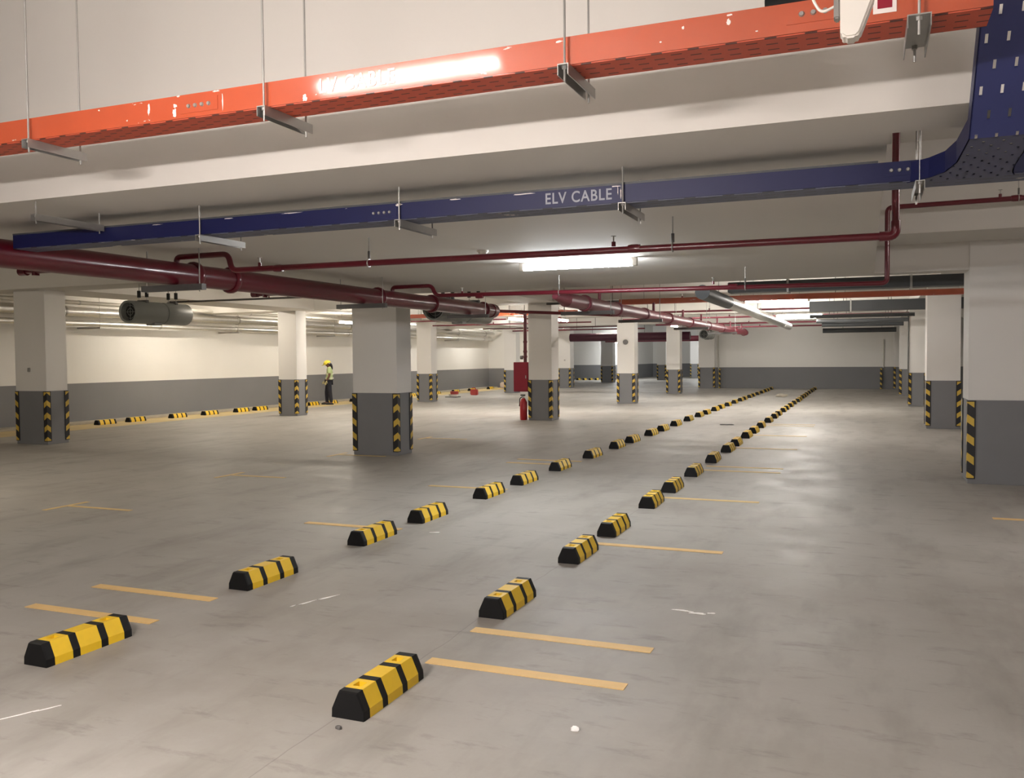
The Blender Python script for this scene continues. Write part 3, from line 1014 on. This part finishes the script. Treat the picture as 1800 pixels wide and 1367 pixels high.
t = pipe('thick_cross_pipe', [(-13.1, 40.0, 2.52), (-7.4, 40.0, 2.52)], .19, mat('dark_maroon_pipe', (0.07, 0.012, 0.03), .4), 'thick dark maroon pipe crossing in front of the deep hall', 'pipe', None, 0, 20)
for x in (-12, -9.5):
    put('support_rod', tube(NB(), [(x, 40, 2.6), (x, 40, H - .01)], .01, 6), DSTEEL, t)
pipe('thick_cross_pipe', [(-14.2, 50.0, 2.60), (-7.5, 50.0, 2.60)], .16, REDDUST, 'thick dull red pipe crossing inside the deep hall', 'pipe', None, 0, 20)

# far orange trays
for x0_, x1_, y, z, l in ((-14.0, -7.25, 22.6, 2.77, 'far orange cable tray on the left behind the widest pillar'), (-4.75, 4.0, 17.75, 2.68, 'far orange cable tray on the right below the dark duct')):
    t = empty('cable_tray', (0, 0, 0), l, 'cable tray')
    put('side_rails', chan(NB(), x0_, x1_, y, y + .2, z, z + .1, base=False), ORANGE, t)
    put('tray_base', chan(NB(), x0_, x1_, y, y + .2, z - .002, z + .1, sides=False), ORANGEB, t)
    n = 5
    for k in range(n):
        x = x0_ + .5 + (x1_ - x0_ - 1) * k / (n - 1)
        put('hanger_rod', tube(NB(), [(x, y + .1, z), (x, y + .1, H)], .007, 6), STEEL, t)

# rectangular ducts and grey pipes, right
def duct(x0_, x1_, y, z0, z1, l, wy=.35, rods=3):
    t = empty('rectangular_duct', (0, 0, 0), l, 'duct', 'dark rectangular ducts')
    bm = NB()
    box(bm, x0_, x1_, y, y + wy, z0, z1, .01)
    put('duct_body', bm, DUCTD, t)
    k = x0_ + .9
    while k < x1_:
        put('duct_flange', box(NB(), k, k + .03, y - .02, y + wy + .02, z0 - .02, z1 + .02), STEEL, t)
        put('hanger_rod', tube(NB(), [(k, y + wy / 2, z1), (k, y + wy / 2, H)], .007, 6), STEEL, t)
        k += 1.75
    return t


duct(-2.05, 5.0, 14.3, 2.60, 2.765, 'dark grey duct running to the broad right pillar')
duct(-1.25, 5.0, 21.9, 2.62, 2.86, 'dark grey duct below the right orange tray')
for y, z, r, l in ((24.7, 2.62, .05, 'nearest'), (28.2, 2.62, .06, 'second'), (31.8, 2.62, .07, 'third'), (39.4, 2.62, .10, 'farthest')):
    t = pipe('grey_cross_pipe', [(-1.4 if y < 39 else -1.7, y, z), (1.15, y, z)], r, DUCTD, 'dark grey cross pipe left of the right pillar line, %s' % l, 'pipe', 'dark grey cross pipes', 0)
    for x in (-.9, .6):
        put('support_rod', tube(NB(), [(x, y, z), (x, y, H if not any(b - .1 < y < b + .9 for b in (20.6, 28.8, 36.9)) else SOF)], .008, 6), DSTEEL, t)


# ================================================================== JET FANS
def jet_fan(x, y, z, r, L, top, label):
    t = empty('jet_fan', (x, y, z), label, 'fan', 'round grey jet fans')
    m = L * .52
    bm = NB()
    n = 32

    def ring(yy, rr):
        return [bm.verts.new((rr * math.cos(2 * PI * k / n), yy, rr * math.sin(2 * PI * k / n))) for k in range(n)]
    seqr = [(.12, r * .80), (0, r * .82), (-.02, r * .97), (0.01, r), (m, r)]
    rs = [ring(a, b) for a, b in seqr]
    for a, b in zip(rs[:-1], rs[1:]):
        for k in range(n):
            bm.faces.new((a[k], a[(k + 1) % n], b[(k + 1) % n], b[k]))
    bm.faces.new(rs[-1])
    put('inlet_silencer', bm, FANG, t, True)
    put('motor_casing', tube(NB(), [(0, m, 0), (0, m + .06, 0)], r * .93, 32), FANG, t, True)
    put('outlet_silencer', tube(NB(), [(0, m + .06, 0), (0, m + .09, 0), (0, L - .02, 0), (0, L, 0)], [r * .97, r, r, r * .93], 32), FANG, t, True)
    put('dark_core', tube(NB(), [(0, .11, 0), (0, .15, 0)], r * .82, 32), FANB, t)
    bm = NB()
    for rr in (.3, .58):
        tube(bm, [(r * rr * math.cos(2 * PI * k / 24), .05, r * rr * math.sin(2 * PI * k / 24)) for k in range(25)], .0035, 6)
    for k in range(2):
        a = PI / 2 * k
        tube(bm, [(-r * .8 * math.cos(a), .05, -r * .8 * math.sin(a)), (r * .8 * math.cos(a), .05, r * .8 * math.sin(a))], .004, 6)
    put('inlet_grille', bm, FANG, t)
    for kk, yy in enumerate((L * .25, L * .76)):
        h = put('hanging_bracket', box(NB(), -r * .55, r * .55, yy - .03, yy + .03, r * .82, r * 1.10, .004), DSTEEL, t)
        for s in (-1, 1):
            put('spring_hanger', tube(NB(), [(s * r * .45, yy, r * 1.35), (s * r * .45, yy, r * 1.95)], .032, 10), FANB, h)
            put('hanger_rod', tube(NB(), [(s * r * .45, yy, r * 1.08), (s * r * .45, yy, (top[kk] if isinstance(top, tuple) else top) - z)], .008, 6), STEEL, h)
    put('terminal_box', box(NB(), -.10, .10, m - .22, m - .02, -r * 1.12, -r * .9, .01), FANG, t)
    return t


jet_fan(-12.0, 11.80, 2.46, .20, 1.40, (SOF, H), 'big round grey jet fan hanging at the left beside the red main pipe')
jet_fan(-6.62, 13.0, 2.42, .205, 2.1, H, 'grey jet fan half hidden behind the end of the red main pipe')
jet_fan(-6.55, 38.6, 2.54, .20, 1.9, H, 'small looking grey jet fan in front of the far wall')

# smoke detector
t = empty('smoke_detector', (-3.42, 7.76, LOW), 'small white smoke detector on the low ceiling left of the bright lamp', 'detector')
put('detector_base', tube(NB(), [(0, 0, 0), (0, 0, -.018)], .055, 20), PLAST, t)
put('detector_head', tube(NB(), [(0, 0, -.018), (0, 0, -.035), (0, 0, -.052)], [.045, .038, .02], 20), PLAST, t, True)

# ================================================================== HOSE CABINET, EXTINGUISHER
t = empty('hose_cabinet', (-8.22, 21.2, .72), 'dark red fire hose cabinet on the left side of a middle pillar', 'cabinet')
put('cabinet_body', box(NB(), -.22, .18, -.15, .45, 0, .76, .006), REDBOX, t)
d = put('cabinet_door', box(NB(), -.205, .165, -.162, -.15, .02, .74, .003), REDBOX, t)
put('door_latch', box(NB(), .11, .135, -.172, -.162, .34, .42, .003), STEEL, d)
t = pipe('standpipe', [(-8.13, 21.1, 1.48), (-8.13, 21.1, 2.74), (-8.13, 20.44, 2.74)], .045, RED, 'vertical dark red standpipe rising from the hose cabinet')
for z in (1.75, 2.0, 1.62):
    coupling(t, -8.13, 21.1, z, .045, 'Z', .06)
put('valve_wheel', tube(NB(), [(-8.20, 21.1, 1.60), (-8.26, 21.1, 1.60)], .05, 12), DSTEEL, t)
t = empty('fire_extinguisher', (-8.13, 20.95, 0), 'red fire extinguisher standing against the hose cabinet pillar', 'fire extinguisher')
put('cylinder', tube(NB(), [(0, 0, 0), (0, 0, .03), (0, 0, .46), (0, 0, .53), (0, 0, .56)], [.085, .095, .095, .06, .03], 20), mat('extinguisher_red', (0.38, .012, .02), .3), t, True)
put('valve', tube(NB(), [(0, 0, .56), (0, 0, .62)], .02, 10), STEEL, t)
put('handle', box(NB(), -.08, .05, -.012, .012, .62, .65, .003), RUB, t)
put('hose', tube(NB(), [(-.02, 0, .60), (-.10, 0, .56), (-.115, 0, .35)], .012, 8, .05), RUB, t, True)

# thin conduit on the far wall
tag(put('wall_conduit', tube(NB(), [(-6.75, 44.06, .0), (-6.75, 44.06, 2.6)], .03, 8), GALV), 'thin pale conduit running up the far wall near its left end', 'conduit')
tag(put('wall_conduit', tube(NB(), [(.75, 44.06, 1.0), (.75, 44.06, 2.3)], .03, 8), GALV), 'thin pale conduit on the far wall near its right end', 'conduit')
for k, (x, y) in enumerate(((.62, 43.95), (-6.72, 43.99))):
    g = D.objects.new('corner_guard_strip', GUARD)
    C.objects.link(g)
    g.location = (x, y, 0)
    tag(g, ('black and yellow corner strip on the far wall beside the last right pillar', 'black and yellow strip on the far wall under the left conduit')[k], 'corner guard')


# ================================================================== THE WORKER
def skin(name, verts, edges, rad, m, parent, sub=2):
    me = D.meshes.new(name)
    me.from_pydata(verts, edges, [])
    o = D.objects.new(name, me)
    C.objects.link(o)
    sk = o.modifiers.new('skin', 'SKIN')
    sk.use_smooth_shade = True
    for i, r in enumerate(rad):
        rr = r if isinstance(r, tuple) else (r, r)
        me.skin_vertices[0].data[i].radius = rr
    me.skin_vertices[0].data[0].use_root = True
    ss = o.modifiers.new('sub', 'SUBSURF')
    ss.levels = ss.render_levels = sub
    dg = bpy.context.evaluated_depsgraph_get()
    m2_ = D.meshes.new_from_object(o.evaluated_get(dg))
    o.modifiers.clear()
    o.data = m2_
    m2_.materials.clear()
    m2_.materials.append(m)
    for p_ in m2_.polygons:
        p_.use_smooth = True
    o.parent = parent
    return o


SKIN = mat('brown_skin', (.16, .075, .045), .5)
VEST = mat('pale_green_work_shirt', (.46, .56, .28), .8, var=.12, scale=20)
STRIPE = mat('pale_reflective_stripe', (.78, .78, .66), .4)
NAVY = mat('dark_navy_trousers', (.012, .013, .022), .8, var=.2)
HELM = mat('yellow_helmet', (.86, .70, .06), .35)
HAIR = mat('black_hair', (.008, .007, .007), .5)
GLOVE = mat('pale_yellow_glove', (.55, .50, .25), .7)
SHOE = mat('black_shoe', (.01, .01, .01), .5)

wk = empty('person', (-17.5, 26.2, 0), 'person in a yellow hard hat, pale green shirt and dark trousers looking down', 'person', None, math.radians(-147))
V = [(0, 0, .86), (-.02, 0, 1.00), (-.045, 0, 1.14), (-.035, 0, 1.27), (.0, 0, 1.355), (.035, 0, 1.41), (.06, 0, 1.47),   # 0-6 pelvis..crown
     (.105, 0, 1.385),                                                     # 7 nose / jaw
     (-.02, .17, 1.27), (-.03, .195, 1.02), (.075, .20, .845),              # 8-10 left arm
     (-.02, -.17, 1.27), (-.01, -.195, 1.02), (.13, -.18, .85),             # 11-13 right arm
     (.0, .09, .82), (-.035, .10, .45), (-.09, .10, .075), (.04, .11, .035),   # 14-17 left leg
     (.0, -.09, .82), (.08, -.10, .45), (.07, -.10, .075), (.20, -.11, .035)]  # 18-21 right leg
E_ = [(0, 1), (1, 2), (2, 3), (3, 4), (4, 5), (5, 6), (5, 7), (3, 8), (8, 9), (9, 10), (3, 11), (11, 12), (12, 13), (0, 14), (14, 15), (15, 16), (16, 17),
      (0, 18), (18, 19), (19, 20), (20, 21)]
Rr = [(.13, .10), (.12, .09), (.125, .095), (.10, .08), .048, (.078, .088), .06, .035, .055, .042, .028, .055, .042, .028,
      .085, .058, .042, .035, .085, .058, .042, .035]
skin('body', V, E_, Rr, SKIN, wk)
# shirt: torso + short sleeves
V = [(0, 0, .80), (-.02, 0, .96), (-.05, 0, 1.13), (-.04, 0, 1.26), (-.015, 0, 1.315), (-.02, .17, 1.265), (-.03, .195, 1.08), (-.02, -.17, 1.265), (-.02, -.195, 1.08)]
E_ = [(0, 1), (1, 2), (2, 3), (3, 4), (3, 5), (5, 6), (3, 7), (7, 8)]
sh = skin('shirt', V, E_, [(.165, .135), (.16, .13), (.155, .125), (.13, .105), (.065, .065), .078, .068, .078, .068], VEST, wk)
for z in (.93, 1.08):
    pts = [(-.03 + .165 * math.cos(a), .165 * math.sin(a) * 1.0, z) for a in [2 * PI * k / 24 for k in range(25)]]
    bm = NB()
    n = len(pts) - 1
    ra = [[bm.verts.new((px * q + (-.03) * (1 - q), py * q, pz + dz)) for (px, py, pz) in pts[:-1]] for q, dz in ((.86, -.02), (.86, .02))]
    for k in range(n):
        bm.faces.new((ra[0][k], ra[0][(k + 1) % n], ra[1][(k + 1) % n], ra[1][k]))
    put('reflective_band', bm, STRIPE, sh)
V = [(0, 0, .86), (0, .085, .80), (-.035, .10, .45), (-.085, .10, .065), (0, -.085, .80), (.08, -.10, .45), (.068, -.10, .065)]
skin('trousers', V, [(0, 1), (1, 2), (2, 3), (0, 4), (4, 5), (5, 6)], [(.145, .11), .105, .078, .062, .105, .078, .062], NAVY, wk)
for (x, y) in ((-.075, .10), (.085, -.105)):
    bm = NB()
    bmesh.ops.create_uvsphere(bm, u_segments=16, v_segments=10, radius=1)
    for v in bm.verts:
        v.co = Vector((v.co.x * .14 + .05, v.co.y * .052, max(v.co.z, -.5) * .055 + .0275))
    o = put('shoe', bm, SHOE, wk, True)
    o.location = (x, y, 0)
# helmet: dome and peak, tipped forward
bm = NB()
bmesh.ops.create_uvsphere(bm, u_segments=24, v_segments=14, radius=.118)
bmesh.ops.delete(bm, geom=[v for v in bm.verts if v.co.z < -.012], context='VERTS')
for v in bm.verts:
    v.co.x *= 1.12
hm = put('hard_hat', bm, HELM, wk, True)
hm.location = (.045, 0, 1.445)
hm.rotation_euler = (0, .32, 0)
bm = NB()
n = 20
a0 = [bm.verts.new((.12 * math.cos(t_) * 1.08, .117 * math.sin(t_), .0)) for t_ in [-PI / 2 + PI * k / n for k in range(n + 1)]]
a1 = [bm.verts.new((.12 * math.cos(t_) * (1.12 + .62 * max(0, math.cos(t_))), .128 * math.sin(t_), -.018)) for t_ in [-PI / 2 + PI * k / n for k in range(n + 1)]]
for k in range(n):
    bm.faces.new((a0[k], a0[k + 1], a1[k + 1], a1[k]))
r_ = bmesh.ops.extrude_face_region(bm, geom=bm.faces[:])
bmesh.ops.translate(bm, verts=[g for g in r_['geom'] if isinstance(g, bmesh.types.BMVert)], vec=(0, 0, .008))
put('peak', bm, HELM, hm, True)
skin('hair', [(-.02, 0, 1.43), (-.075, 0, 1.38), (-.11, 0, 1.30), (-.12, 0, 1.22)], [(0, 1), (1, 2), (2, 3)], [(.085, .085), .075, .05, .02], HAIR, wk)
# face details: eyes, ears
for s in (-1, 1):
    put('eye', tube(NB(), [(.118, s * .03, 1.425), (.124, s * .03, 1.423)], .009, 8), PLAST, wk)
    put('ear', tube(NB(), [(.03, s * .075, 1.41), (.028, s * .092, 1.41)], [.026, .018], 10), SKIN, wk)


def hand(wrist, fwd, down, side, m, parent):
    """gloved hand: palm, four fingers of unequal length, thumb from the side of the palm"""
    w0, f, d_ = Vector(wrist), Vector(fwd).normalized(), Vector(side).normalized()
    nrm = f.cross(d_).normalized()
    V = [w0, w0 + f * .045, w0 + f * .085]
    E2 = [(0, 1), (1, 2)]
    R2 = [.026, (.036, .020), (.038, .018)]
    for k, (off, ln) in enumerate(((-.027, .062), (-.009, .074), (.009, .070), (.027, .055))):
        i = len(V)
        b = w0 + f * .088 + d_ * off
        V += [b, b + f * ln * .5 + nrm * .006, b + f * ln + nrm * .024]
        E2 += [(2, i), (i, i + 1), (i + 1, i + 2)]
        R2 += [.010, .0095, .008]
    i = len(V)
    b = w0 + f * .03 - d_ * .030
    V += [b, b + f * .030 - d_ * .022, b + f * .060 - d_ * .028 + nrm * .012]
    E2 += [(1, i), (i, i + 1), (i + 1, i + 2)]
    R2 += [.013, .011, .009]
    return skin('glove', [tuple(v) for v in V], E2, R2, m, parent, 1)


hand((.075, .20, .845), (.35, 0, -1), None, (1, 0, .35), GLOVE, wk)
hand((.13, -.18, .85), (.75, 0, -1), None, (1, 0, .75), GLOVE, wk)
